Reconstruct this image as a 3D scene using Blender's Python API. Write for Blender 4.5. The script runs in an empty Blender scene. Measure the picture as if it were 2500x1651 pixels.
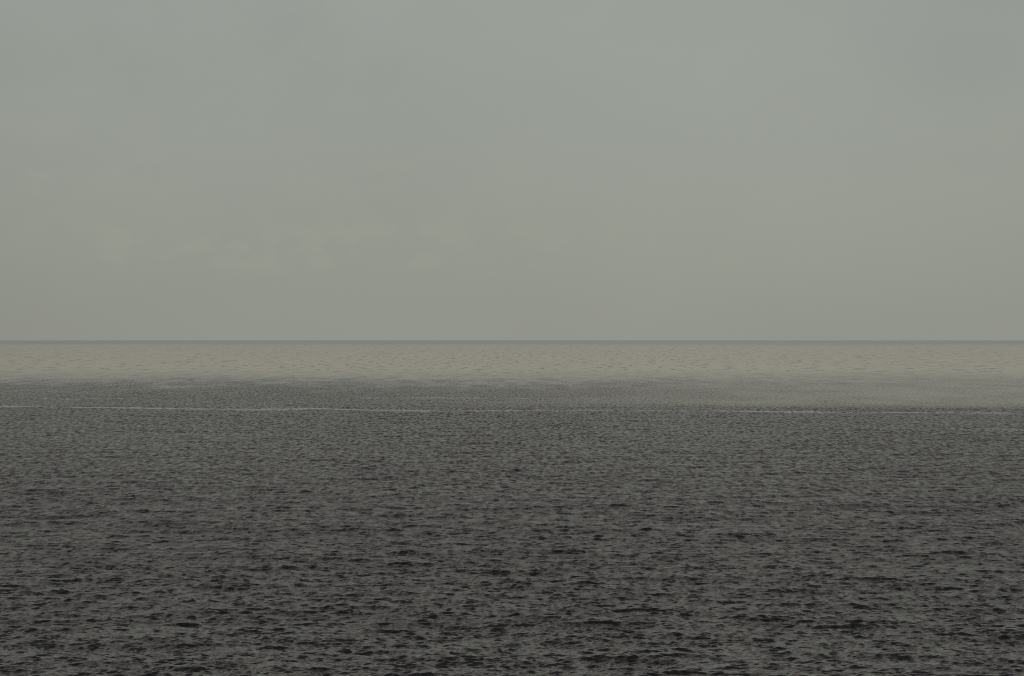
import bpy, math, mathutils
import numpy as np

S = bpy.context.scene
C = S.collection
R = math.radians
EARTH = 6.371e6
CAM_H = 15.0

# ------------------------------------------------------------------ camera
cam_data = bpy.data.cameras.new("camera")
cam = bpy.data.objects.new("camera", cam_data)
C.objects.link(cam)
cam_data.sensor_width = 36.0
cam_data.lens = 70.0
cam_data.clip_start = 0.5
cam_data.clip_end = 60000.0
cam.location = (0.0, 0.0, CAM_H)
cam.rotation_euler = (R(90.0 - 0.058), 0.0, 0.0)
S.camera = cam

# ------------------------------------------------------------------ world: hazy veil of cloud over a Nishita sky
SUN_EL, SUN_AZ = 50.0, 150.0           # degrees; azimuth measured from +Y towards +X
world = bpy.data.worlds.new("World")
S.world = world
world.use_nodes = True
nt = world.node_tree
nt.nodes.clear()
N, L = nt.nodes.new, nt.links.new


def math_node(tree, op, a, b=None, clamp=False):
    n = tree.nodes.new("ShaderNodeMath")
    n.operation = op
    n.use_clamp = clamp
    for i, v in enumerate((a, b)):
        if v is None:
            continue
        if isinstance(v, (int, float)):
            n.inputs[i].default_value = v
        else:
            tree.links.new(v, n.inputs[i])
    return n.outputs[0]


def mix_col(tree, fac, a, b, blend="MIX"):
    n = tree.nodes.new("ShaderNodeMix")
    n.data_type = "RGBA"
    n.blend_type = blend
    for sock, v in ((n.inputs[0], fac), (n.inputs[6], a), (n.inputs[7], b)):
        if isinstance(v, (int, float)):
            sock.default_value = v
        elif isinstance(v, tuple):
            sock.default_value = v
        else:
            tree.links.new(v, sock)
    return n.outputs[2]


def smooth(tree, x, lo, hi):
    n = tree.nodes.new("ShaderNodeMapRange")
    n.interpolation_type = "SMOOTHSTEP"
    tree.links.new(x, n.inputs[0])
    n.inputs[1].default_value, n.inputs[2].default_value = lo, hi
    return n.outputs[0]


out = N("ShaderNodeOutputWorld")
bg = N("ShaderNodeBackground")
L(bg.outputs[0], out.inputs[0])
SKY_STRENGTH = 0.10
bg.inputs[1].default_value = SKY_STRENGTH

sky = N("ShaderNodeTexSky")
sky.sky_type = "NISHITA"
sky.sun_disc = False
sky.sun_elevation = R(SUN_EL)
sky.sun_rotation = R(SUN_AZ)
sky.air_density = 1.0
sky.dust_density = 2.0
sky.ozone_density = 1.0

tc = N("ShaderNodeTexCoord")
sep = N("ShaderNodeSeparateXYZ")
L(tc.outputs["Generated"], sep.inputs[0])
elev = sep.outputs[2]                                   # sine of the elevation

# the overcast veil: grey in view, slightly warmer low down
veil_low = (2.90, 3.01, 2.60, 1)
veil_high = (3.30, 3.52, 3.14, 1)
veil = mix_col(nt, smooth(nt, elev, -0.01, 0.17), veil_low, veil_high)
veil = mix_col(nt, smooth(nt, elev, 0.15, 0.30), veil, (3.95, 3.56, 3.30, 1))  # warm bright band above the view, added to light the water
veil = mix_col(nt, smooth(nt, elev, 0.34, 0.85), veil, (1.75, 1.98, 2.20, 1))  # zenith dimmed to darken the wave faces that reflect it
# the veil is a little brighter straight out to sea
dotn = N("ShaderNodeVectorMath")
dotn.operation = "DOT_PRODUCT"
L(tc.outputs["Generated"], dotn.inputs[0])
dotn.inputs[1].default_value = (math.sin(R(2)), math.cos(R(2)), 0.0)
glow = math_node(nt, "MULTIPLY_ADD", smooth(nt, dotn.outputs["Value"], 0.90, 1.0), 0.13)
glow.node.inputs[2].default_value = 0.87
veil = mix_col(nt, 1.0, veil, glow, "MULTIPLY")

# soft billows of cloud in the veil
mp = N("ShaderNodeMapping")
L(tc.outputs["Generated"], mp.inputs[0])
mp.inputs["Scale"].default_value = (1.0, 1.0, 2.2)
mp.inputs["Location"].default_value = (3.1, 0.4, 1.7)
n1 = N("ShaderNodeTexNoise")
L(mp.outputs[0], n1.inputs["Vector"])
n1.inputs["Scale"].default_value = 4.0
n1.inputs["Detail"].default_value = 4.0
n1.inputs["Roughness"].default_value = 0.5
billow = math_node(nt, "MULTIPLY_ADD", n1.outputs[0], 0.16)
billow.node.inputs[2].default_value = 0.92
veil = mix_col(nt, 1.0, veil, billow, "MULTIPLY")

# a far bank of faint cumulus low over the horizon, mostly to port, and looser mottling above it
def puffs(scale, loc, lo, hi, e0, e1, e2, e3, level, col):
    global veil
    mp2 = N("ShaderNodeMapping")
    L(tc.outputs["Generated"], mp2.inputs[0])
    mp2.inputs["Scale"].default_value = (1.0, 1.0, 1.6)
    mp2.inputs["Location"].default_value = loc
    n2 = N("ShaderNodeTexNoise")
    L(mp2.outputs[0], n2.inputs["Vector"])
    n2.inputs["Scale"].default_value = scale
    n2.inputs["Detail"].default_value = 5.0
    n2.inputs["Roughness"].default_value = 0.58
    p = smooth(nt, n2.outputs[0], lo, hi)
    n3 = N("ShaderNodeTexNoise")
    L(mp2.outputs[0], n3.inputs["Vector"])
    n3.inputs["Scale"].default_value = scale * 0.22
    p = math_node(nt, "MULTIPLY", p, smooth(nt, n3.outputs[0], 0.36, 0.58))
    b = math_node(nt, "MULTIPLY", smooth(nt, elev, e0, e1), math_node(nt, "SUBTRACT", 1.0, smooth(nt, elev, e2, e3)))
    veil = mix_col(nt, math_node(nt, "MULTIPLY", math_node(nt, "MULTIPLY", p, b), level), veil, col)


puffs(42.0, (0.35, 0.0, 0.21), 0.47, 0.62, 0.028, 0.038, 0.050, 0.075, 0.60, (3.14, 3.25, 2.70, 1))
puffs(30.0, (1.35, 0.7, 0.91), 0.46, 0.66, 0.060, 0.080, 0.100, 0.135, 0.45, (3.20, 3.32, 2.82, 1))
puffs(12.0, (2.15, 1.7, 0.31), 0.45, 0.65, 0.090, 0.130, 0.300, 0.400, 0.40, (2.86, 3.02, 2.70, 1))

# one duller shred of cloud high on the right
dn = N("ShaderNodeVectorMath")
dn.operation = "DOT_PRODUCT"
L(tc.outputs["Generated"], dn.inputs[0])
dn.inputs[1].default_value = (math.sin(R(12.8)) * math.cos(R(9.6)), math.cos(R(12.8)) * math.cos(R(9.6)), math.sin(R(9.6)))
shred = math_node(nt, "MULTIPLY", smooth(nt, dn.outputs["Value"], math.cos(R(4.2)), math.cos(R(0.8))), smooth(nt, n1.outputs[0], 0.30, 0.62))
veil = mix_col(nt, math_node(nt, "MULTIPLY", shred, 0.75), veil, (2.86, 3.10, 2.78, 1))

final = mix_col(nt, 0.965, sky.outputs[0], veil)
L(final, bg.inputs[0])

# ------------------------------------------------------------------ sun behind the veil
sun_data = bpy.data.lights.new("sun", "SUN")
sun = bpy.data.objects.new("sun", sun_data)
C.objects.link(sun)
sun_data.energy = 0.5
sun_data.angle = R(40.0)
sun_data.color = (1.0, 0.93, 0.82)
el, az = R(SUN_EL), R(SUN_AZ)
from mathutils import Vector
d = Vector((math.sin(az) * math.cos(el), math.cos(az) * math.cos(el), math.sin(el)))
sun.rotation_euler = (-d).to_track_quat("-Z", "Y").to_euler()
sun.location = (0, 0, 200)

S.render.engine = "CYCLES"
S.cycles.use_denoising = False
S.cycles.max_bounces = 4
S.cycles.filter_width = 1.0
S.view_settings.view_transform = "Standard"
S.view_settings.look = "None"
S.view_settings.gamma = 1.0
S.view_settings.exposure = 0.0
S.view_settings.use_curve_mapping = False

# ------------------------------------------------------------------ the sea state
rng = np.random.default_rng(11)
NW = 230
lam = np.exp(np.linspace(math.log(0.28), math.log(34.0), NW)) * np.exp(rng.normal(0, 0.01, NW))
kk = 2 * math.pi / lam
# slope carried by each component: flat for the chop, falling for the swell
spec = 0.15 * np.where(lam < 2.5, 1.0, (2.5 / lam) ** 1.2) + np.exp(-0.5 * (np.log(lam / 0.45) / 0.85) ** 2)
MSS_RESOLVED = 0.042
slope2 = spec / spec.sum() * MSS_RESOLVED          # mean square slope per component
amp = np.sqrt(2 * slope2) / kk
spread = np.interp(np.log(lam), [math.log(0.28), math.log(3), math.log(34)], [44, 34, 14])
theta = R(-90 - 9) + np.radians(rng.normal(0, 1, NW) * spread)      # travelling towards the shore
kx, ky = kk * np.cos(theta), kk * np.sin(theta)
ph = rng.uniform(0, 2 * math.pi, NW)
CHOP = 1.0


def hash2(ix, iy, seed):
    n = (ix.astype(np.int64) * 374761393 + iy.astype(np.int64) * 668265263 + seed * 1274126177) & 0xFFFFFFFF
    n = ((n ^ (n >> 13)) * 1274126177) & 0xFFFFFFFF
    return ((n ^ (n >> 16)) & 0xFFFF) / 65535.0


def vnoise(x, y, seed=0):
    ix, iy = np.floor(x), np.floor(y)
    fx, fy = x - ix, y - iy
    fx, fy = fx * fx * (3 - 2 * fx), fy * fy * (3 - 2 * fy)
    a, b = hash2(ix, iy, seed), hash2(ix + 1, iy, seed)
    c, e = hash2(ix, iy + 1, seed), hash2(ix + 1, iy + 1, seed)
    return (a + (b - a) * fx) * (1 - fy) + (c + (e - c) * fx) * fy


def fbm(x, y, seed=0, octaves=3):
    t, w, s = 0, 0.5, 0
    for o in range(octaves):
        t = t + w * vnoise(x * 2 ** o, y * 2 ** o, seed + o)
        s += w
        w *= 0.5
    return t / s


def sstep(x, lo, hi):
    t = np.clip((x - lo) / (hi - lo), 0, 1)
    return t * t * (3 - 2 * t)


def wind(x, y):
    """How much the wind ruffles the water here, 0 (slick) to about 1.2: a calm tongue beyond the tide line, fresh breeze again far out."""
    u = x / np.maximum(y, 1.0)                         # only to keep the patches long across the far water
    m = y + 45 * (fbm(x / 70, y / 160, 5) - 0.5) + (230 * (fbm(x / 3.5, y / 16, 6) - 0.5) + 60 * (fbm(x / 18, y / 45, 8) - 0.5)) * sstep(y, 420, 560)
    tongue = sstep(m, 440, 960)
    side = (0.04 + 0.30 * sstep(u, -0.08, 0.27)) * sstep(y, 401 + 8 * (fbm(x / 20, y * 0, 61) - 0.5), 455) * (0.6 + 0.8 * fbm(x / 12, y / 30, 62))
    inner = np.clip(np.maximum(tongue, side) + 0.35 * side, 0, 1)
    far_edge = 2700 + 900 * (fbm(x / 500, y / 900, 9) - 0.5)
    outer = sstep(y, far_edge - 400, far_edge + 2200)
    calm = 1 - (1 - inner) ** 2.6
    calm = calm * (1 - 0.15 * outer)
    dash = sstep(fbm(x / 80, y / 140, 43), 0.45, 0.80) * 0.04 * inner
    gust = (0.84 + 0.34 * fbm(x / 26, y / 60, 21)) * (1.02 - 0.22 * sstep(y, 110, 340))
    gust = gust * (0.78 + 0.44 * fbm(x / 3.5, y / 3.0, 51, 3))
    near_slick = sstep(fbm(x / 14, y / 5, 33), 0.42, 0.68) * (1 - sstep(y, 89, 97)) * 0.45
    w = gust * (1 - 0.985 * calm) * (1 - near_slick) + dash
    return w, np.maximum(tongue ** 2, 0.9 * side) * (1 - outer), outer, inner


def sea(x, y, dx, dy):
    """Gerstner sum at points of one distance row; waves shorter than the grid can carry are left to the surface roughness."""
    w = wind(x, y)[0]
    h = np.zeros_like(x)
    ox = np.zeros_like(x)
    oy = np.zeros_like(x)
    lost = 0.0
    for i in range(NW):
        lx = lam[i] / max(abs(math.cos(theta[i])), 0.05)
        ly = lam[i] / max(abs(math.sin(theta[i])), 0.05)
        f = min(sstep(lx / dx, 1.8, 3.0), sstep(ly / dy, 2.0, 3.4))
        lost += slope2[i] * (1 - f * f)
        if f <= 0.001:
            continue
        p = (kx[i] * x + ky[i] * y + ph[i]).astype(np.float32)
        s, c = np.sin(p), np.cos(p)
        g = w if lam[i] < 6 else 0.08 + 0.92 * w
        a = amp[i] * f
        h += a * g * c
        ox -= CHOP * a * g * s * math.cos(theta[i])
        oy -= CHOP * a * g * s * math.sin(theta[i])
    return h, ox, oy, lost, w


# ------------------------------------------------------------------ water: one sheet out past the horizon, curved with the earth
ys = [12.0]
while ys[-1] < 24000:
    r0 = ys[-1]
    ys.append(r0 * (1 + (0.06 if r0 < 74 else min(0.0009 * (r0 / 78) ** 0.8, 0.04))))
ys = np.array(ys)
core = np.linspace(-0.285, 0.285, 951)
side = 0.285 * np.exp(np.linspace(0, math.log(13), 21))[1:]
us = np.concatenate([-side[::-1], core, side])
ny, nx = len(ys), len(us)
V = np.zeros((ny, nx, 3), np.float32)
ROUGH = np.zeros((ny, nx), np.float32)
WIND = np.zeros((ny, nx), np.float32)
SHEEN_TINT = np.zeros((ny, nx), np.float32)  # where the pale band's warm sunlit sheen is painted into the colour
HAZE_TINT = np.zeros((ny, nx), np.float32)  # where blue air haze at the horizon is painted into the colour
CALM = np.zeros((ny, nx), np.float32)
LOST = np.zeros((ny, nx), np.float32)
for j, y0 in enumerate(ys):
    x = us * y0
    y = np.full_like(x, y0)
    dx = (core[1] - core[0]) * y0
    dyr = ys[min(j + 1, ny - 1)] - ys[min(j, ny - 2)]
    h, ox, oy, lost, w = sea(x, y, dx, dyr)
    taper = 1 - sstep(np.abs(us), 0.285, 0.36)
    V[j, :, 0] = x + ox * taper
    V[j, :, 1] = y + oy * taper
    V[j, :, 2] = h * taper - (x * x + y * y) / (2 * EARTH)
    mss = 0.22 * lost * w * w + 0.0001
    WIND[j] = w
    SHEEN_TINT[j], HAZE_TINT[j], CALM[j] = wind(x, y)[1:]
    LOST[j] = lost / MSS_RESOLVED * np.clip(0.60 + 0.5 * w, 0, 1) * (1 - SHEEN_TINT[j]) * (1 - 0.75 * HAZE_TINT[j])
    ROUGH[j] = np.clip(mss, 1e-5, 1) ** 0.25
verts = V.reshape(-1, 3)
idx = np.arange(ny * nx, dtype=np.int32).reshape(ny, nx)
quads = np.stack([idx[:-1, :-1], idx[:-1, 1:], idx[1:, 1:], idx[1:, :-1]], -1).reshape(-1, 4)
me = bpy.data.meshes.new("water")
me.vertices.add(len(verts))
me.vertices.foreach_set("co", verts.ravel())
me.loops.add(quads.size)
me.loops.foreach_set("vertex_index", quads.ravel())
me.polygons.add(len(quads))
me.polygons.foreach_set("loop_start", np.arange(0, quads.size, 4, dtype=np.int32))
me.polygons.foreach_set("use_smooth", np.ones(len(quads), bool))
me.update(calc_edges=True)
for nm, arr in (("ripple", ROUGH), ("wind", WIND), ("sheen_tint", SHEEN_TINT), ("haze_tint", HAZE_TINT), ("calm", CALM), ("unresolved", LOST)):
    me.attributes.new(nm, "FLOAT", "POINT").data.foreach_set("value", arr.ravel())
print("water quads", len(quads))

wm = bpy.data.materials.new("sea_water")
wm.use_nodes = True
t = wm.node_tree
t.nodes.clear()
mo = t.nodes.new("ShaderNodeOutputMaterial")
pb = t.nodes.new("ShaderNodeBsdfPrincipled")
t.links.new(pb.outputs[0], mo.inputs[0])
pb.inputs["Base Color"].default_value = (0.006, 0.008, 0.009, 1)
pb.inputs["IOR"].default_value = 1.333
ra = t.nodes.new("ShaderNodeAttribute")
ra.attribute_name = "ripple"
gc = t.nodes.new("ShaderNodeTexCoord")
mm = t.nodes.new("ShaderNodeMapping")
t.links.new(gc.outputs["Object"], mm.inputs[0])
mm.inputs["Scale"].default_value = (1.0, 1.7, 1.0)
mm.inputs["Rotation"].default_value = (0, 0, R(9))


gm = t.nodes.new("ShaderNodeMapping")
t.links.new(gc.outputs["Object"], gm.inputs[0])
gm.inputs["Scale"].default_value = (1.9, 0.55, 1.0)
gm.inputs["Rotation"].default_value = (0, 0, R(-6))


def ripple_slope(scale, detail, strength, source=None):
    """Slopes of the ripples too short for the sheet, straight from a noise so that they do not depend on the viewer."""
    nz = t.nodes.new("ShaderNodeTexNoise")
    t.links.new(source or mm.outputs[0], nz.inputs["Vector"])
    nz.inputs["Scale"].default_value = scale
    nz.inputs["Detail"].default_value = detail
    nz.inputs["Roughness"].default_value = 0.6
    a = t.nodes.new("ShaderNodeVectorMath")
    a.operation = "SUBTRACT"
    t.links.new(nz.outputs["Color"], a.inputs[0])
    a.inputs[1].default_value = (0.5, 0.5, 0.5)
    b = t.nodes.new("ShaderNodeVectorMath")
    b.operation = "MULTIPLY"
    t.links.new(a.outputs[0], b.inputs[0])
    b.inputs[1].default_value = (0.6 * strength, strength, 0.0)
    return b.outputs[0]


def vec(op, a, b=None, scale=None):
    n = t.nodes.new("ShaderNodeVectorMath")
    n.operation = op
    t.links.new(a, n.inputs[0])
    if b is not None:
        t.links.new(b, n.inputs[1])
    if scale is not None:
        t.links.new(scale, n.inputs["Scale"])
    return n.outputs[0]


wa = t.nodes.new("ShaderNodeAttribute")
wa.attribute_name = "wind"
geo = t.nodes.new("ShaderNodeNewGeometry")
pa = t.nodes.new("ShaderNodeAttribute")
pa.attribute_name = "sheen_tint"
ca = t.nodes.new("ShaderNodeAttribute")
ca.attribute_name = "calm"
da = t.nodes.new("ShaderNodeAttribute")
da.attribute_name = "haze_tint"
# cat's paws: small ruffled patches scattered over the calm tongue
m2 = t.nodes.new("ShaderNodeMapping")
t.links.new(gc.outputs["Object"], m2.inputs[0])
m2.inputs["Scale"].default_value = (1 / 4.2, 1 / 26.0, 1.0)
pn = t.nodes.new("ShaderNodeTexNoise")
t.links.new(m2.outputs[0], pn.inputs["Vector"])
pn.inputs["Scale"].default_value = 1.0
pn.inputs["Detail"].default_value = 4.0
pn.inputs["Roughness"].default_value = 0.62
paws = math_node(t, "MULTIPLY", math_node(t, "POWER", smooth(t, pn.outputs[0], 0.47, 0.70), 1.0), 0.58)
paws = math_node(t, "MULTIPLY", paws, math_node(t, "ADD", math_node(t, "MULTIPLY", pa.outputs["Fac"], 0.85), math_node(t, "MULTIPLY", ca.outputs["Fac"], 0.15), clamp=True))
ruffle = math_node(t, "ADD", wa.outputs["Fac"], paws)
# wavelets the sheet is too coarse to carry far out: broken, patchy ruffling
la = t.nodes.new("ShaderNodeAttribute")
la.attribute_name = "unresolved"
m3 = t.nodes.new("ShaderNodeMapping")
t.links.new(gc.outputs["Object"], m3.inputs[0])
m3.inputs["Scale"].default_value = (1 / 0.62, 1 / 2.4, 1.0)
m3.inputs["Rotation"].default_value = (0, 0, R(-4))
wn = t.nodes.new("ShaderNodeTexNoise")
t.links.new(m3.outputs[0], wn.inputs["Vector"])
wn.inputs["Scale"].default_value = 1.0
wn.inputs["Detail"].default_value = 2.0
wn.inputs["Roughness"].default_value = 0.6
wavelets = math_node(t, "MULTIPLY", smooth(t, wn.outputs[0], 0.36, 0.70), la.outputs["Fac"])
rough = math_node(t, "MAXIMUM", ra.outputs["Fac"], math_node(t, "MULTIPLY", paws, 0.62))
rough = math_node(t, "ADD", math_node(t, "MULTIPLY", rough, math_node(t, "SUBTRACT", 1.0, math_node(t, "MULTIPLY", la.outputs["Fac"], 0.45))),
                  math_node(t, "MULTIPLY", wavelets, 0.38))
t.links.new(rough, pb.inputs["Roughness"])
slopes = vec("ADD", ripple_slope(3.4, 3.0, 1.15), ripple_slope(1.0, 2.0, 0.95))
slopes = vec("ADD", slopes, ripple_slope(1.0, 2.0, 1.0, gm.outputs[0]))
slopes = vec("SCALE", slopes, scale=ruffle)
t.links.new(vec("NORMALIZE", vec("ADD", geo.outputs["Normal"], slopes)), pb.inputs["Normal"])
t.links.new(mix_col(t, math_node(t, "MULTIPLY", pa.outputs["Fac"], math_node(t, "SUBTRACT", 1.0, math_node(t, "MULTIPLY", paws, 1.4), clamp=True)), mix_col(t, da.outputs["Fac"], (0.011, 0.009, 0.0085, 1), (0.020, 0.045, 0.095, 1)), (0.60, 0.40, 0.24, 1)), pb.inputs["Base Color"])  # base colour carries the band's sunlit sheen and the bluish far haze
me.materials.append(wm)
water = bpy.data.objects.new("water", me)
C.objects.link(water)
water["kind"] = "structure"

# ------------------------------------------------------------------ foam lines lying on the water
fm = bpy.data.materials.new("sea_foam")
fm.use_nodes = True
fb = fm.node_tree.nodes["Principled BSDF"]
fb.inputs["Roughness"].default_value = 0.8
ft = fm.node_tree
fc = ft.nodes.new("ShaderNodeTexCoord")
fn = ft.nodes.new("ShaderNodeTexNoise")
fn.inputs["Scale"].default_value = 4.0
fn.inputs["Detail"].default_value = 4.0
ft.links.new(fc.outputs["Object"], fn.inputs["Vector"])
ft.links.new(mix_col(ft, fn.outputs[0], (0.46, 0.475, 0.44, 1), (0.67, 0.695, 0.65, 1)), fb.inputs["Base Color"])

PITCH_PX = 36.0 / 70.0 / 2500.0


def on_water(px, py):
    """Bearing and distance on the curved sea of a point measured in the photograph."""
    dip = math.sqrt(2 * CAM_H / EARTH) + (py - 831.0) * PITCH_PX
    b = dip * EARTH
    dist = b - math.sqrt(b * b - 2 * EARTH * CAM_H)
    return (px - 1250.0) * PITCH_PX * dist, dist


def foam_line(label, pts, count, half_width, size, height, gap, seed, fade=1.0):
    r = np.random.default_rng(seed)
    P = np.array([on_water(*p) for p in pts])
    seg = np.hypot(*np.diff(P, axis=0).T)
    cum = np.concatenate([[0], np.cumsum(seg)])
    tt = r.uniform(0, cum[-1], count * 3)
    dens = fbm(tt / 9.0, np.full_like(tt, 0.5), seed, 3) + 0.35 * (fbm(tt / 1.6, np.full_like(tt, 3.5), seed + 7, 2) - 0.5)
    keep = r.uniform(0, 1, len(tt)) < (0.12 + 0.88 * sstep(dens, gap - 0.2, gap + 0.3)) * (1 + (fade - 1) * tt / cum[-1])
    tt = tt[keep][:count]
    bx, by = np.interp(tt, cum, P[:, 0]), np.interp(tt, cum, P[:, 1])
    by = by + 4.5 * (fbm(bx / 22.0, by * 0, seed + 3, 3) - 0.5) + r.normal(0, half_width, len(bx)) * (0.3 + 1.5 * fbm(bx / 12.0, by * 0, seed + 5, 2))
    dist = float(by.mean())
    h, ox, oy, _, _ = sea(bx, by, 0.0006 * dist, 0.0009 * (dist / 78) ** 0.8 * dist)
    X, Y = bx + ox, by + oy
    Z = h - (bx * bx + by * by) / (2 * EARTH)
    vs, fs = [], []
    for x, y, z in zip(X, Y, Z):
        rad = size * math.exp(r.normal(0, 0.45))
        lng = r.uniform(1.0, 2.2)
        hh = height * math.exp(r.normal(0, 0.4))
        b = len(vs)
        a0 = r.uniform(0, 1)
        for ring, (f, zz) in enumerate(((1.0, -0.06), (0.72, 0.6 * hh))):
            for q in range(6):
                a = a0 + q * math.pi / 3
                m = f * r.uniform(0.75, 1.2)
                vs.append((x + rad * lng * m * math.cos(a), y + rad * m * math.sin(a), z + zz))
        vs.append((x + r.normal(0, 0.1) * rad, y, z + hh))
        for q in range(6):
            n = (q + 1) % 6
            fs.append((b + q, b + n, b + 6 + n, b + 6 + q))
            fs.append((b + 6 + q, b + 6 + n, b + 12))
    m = bpy.data.meshes.new("foam_line")
    m.from_pydata(vs, [], fs)
    m.polygons.foreach_set("use_smooth", np.ones(len(m.polygons), bool))
    m.materials.append(fm)
    o = bpy.data.objects.new("foam_line", None)
    C.objects.link(o)
    flecks = bpy.data.objects.new("foam_flecks", m)
    C.objects.link(flecks)
    flecks.parent = o
    flecks["kind"] = "stuff"
    mid = len(P) // 2
    o.location = (P[mid, 0], P[mid, 1], -(P[mid] ** 2).sum() / (2 * EARTH))
    o.empty_display_size = 1.0
    flecks.matrix_parent_inverse = mathutils.Matrix.Translation(-o.location)
    o["label"] = label
    o["category"] = "foam line"
    o["group"] = "foam lines drawn across the sea"
    return o


foam_line("longest white foam line, running unbroken across the whole grey sea below the pale band",
          [(-120, 990), (0, 993), (200, 995), (420, 999), (630, 1001), (800, 999), (1000, 1002.5), (1274, 1003.5), (1444, 1002), (1634, 1003.5),
           (1753, 1004), (2005, 1007), (2490, 1010), (2620, 1011)], 5200, 1.8, 0.13, 0.062, 0.42, 1, 0.55)
foam_line("short broken foam streak in mid sea, just above the longest foam line",
          [(880, 973), (1010, 971.5), (1130, 971), (1200, 972.5), (1290, 972.5)], 560, 1.6, 0.13, 0.075, 0.45, 2)
foam_line("smallest foam streak, a short dash on the left above the start of the longest line",
          [(90, 974), (180, 975), (222, 974.5), (276, 974.5), (300, 974.5)], 190, 1.0, 0.13, 0.075, 0.5, 3)
foam_line("hair-thin foam line on the left along the lower edge of the pale band of water",
          [(40, 940), (140, 938.5), (260, 937), (360, 936), (520, 938), (700, 937.5)], 300, 0.8, 0.12, 0.055, 0.52, 4)
foam_line("faint short foam streak at the right, just below the longest foam line",
          [(2190, 1046), (2300, 1047), (2420, 1048), (2520, 1049)], 190, 2.6, 0.10, 0.035, 0.5, 5)
foam_line("nearest foam line, a faint row of specks crossing the dark rippled water",
          [(-60, 1187), (200, 1190), (420, 1190.5), (780, 1191), (1100, 1193), (1500, 1194)], 420, 0.5, 0.035, 0.012, 0.5, 6)
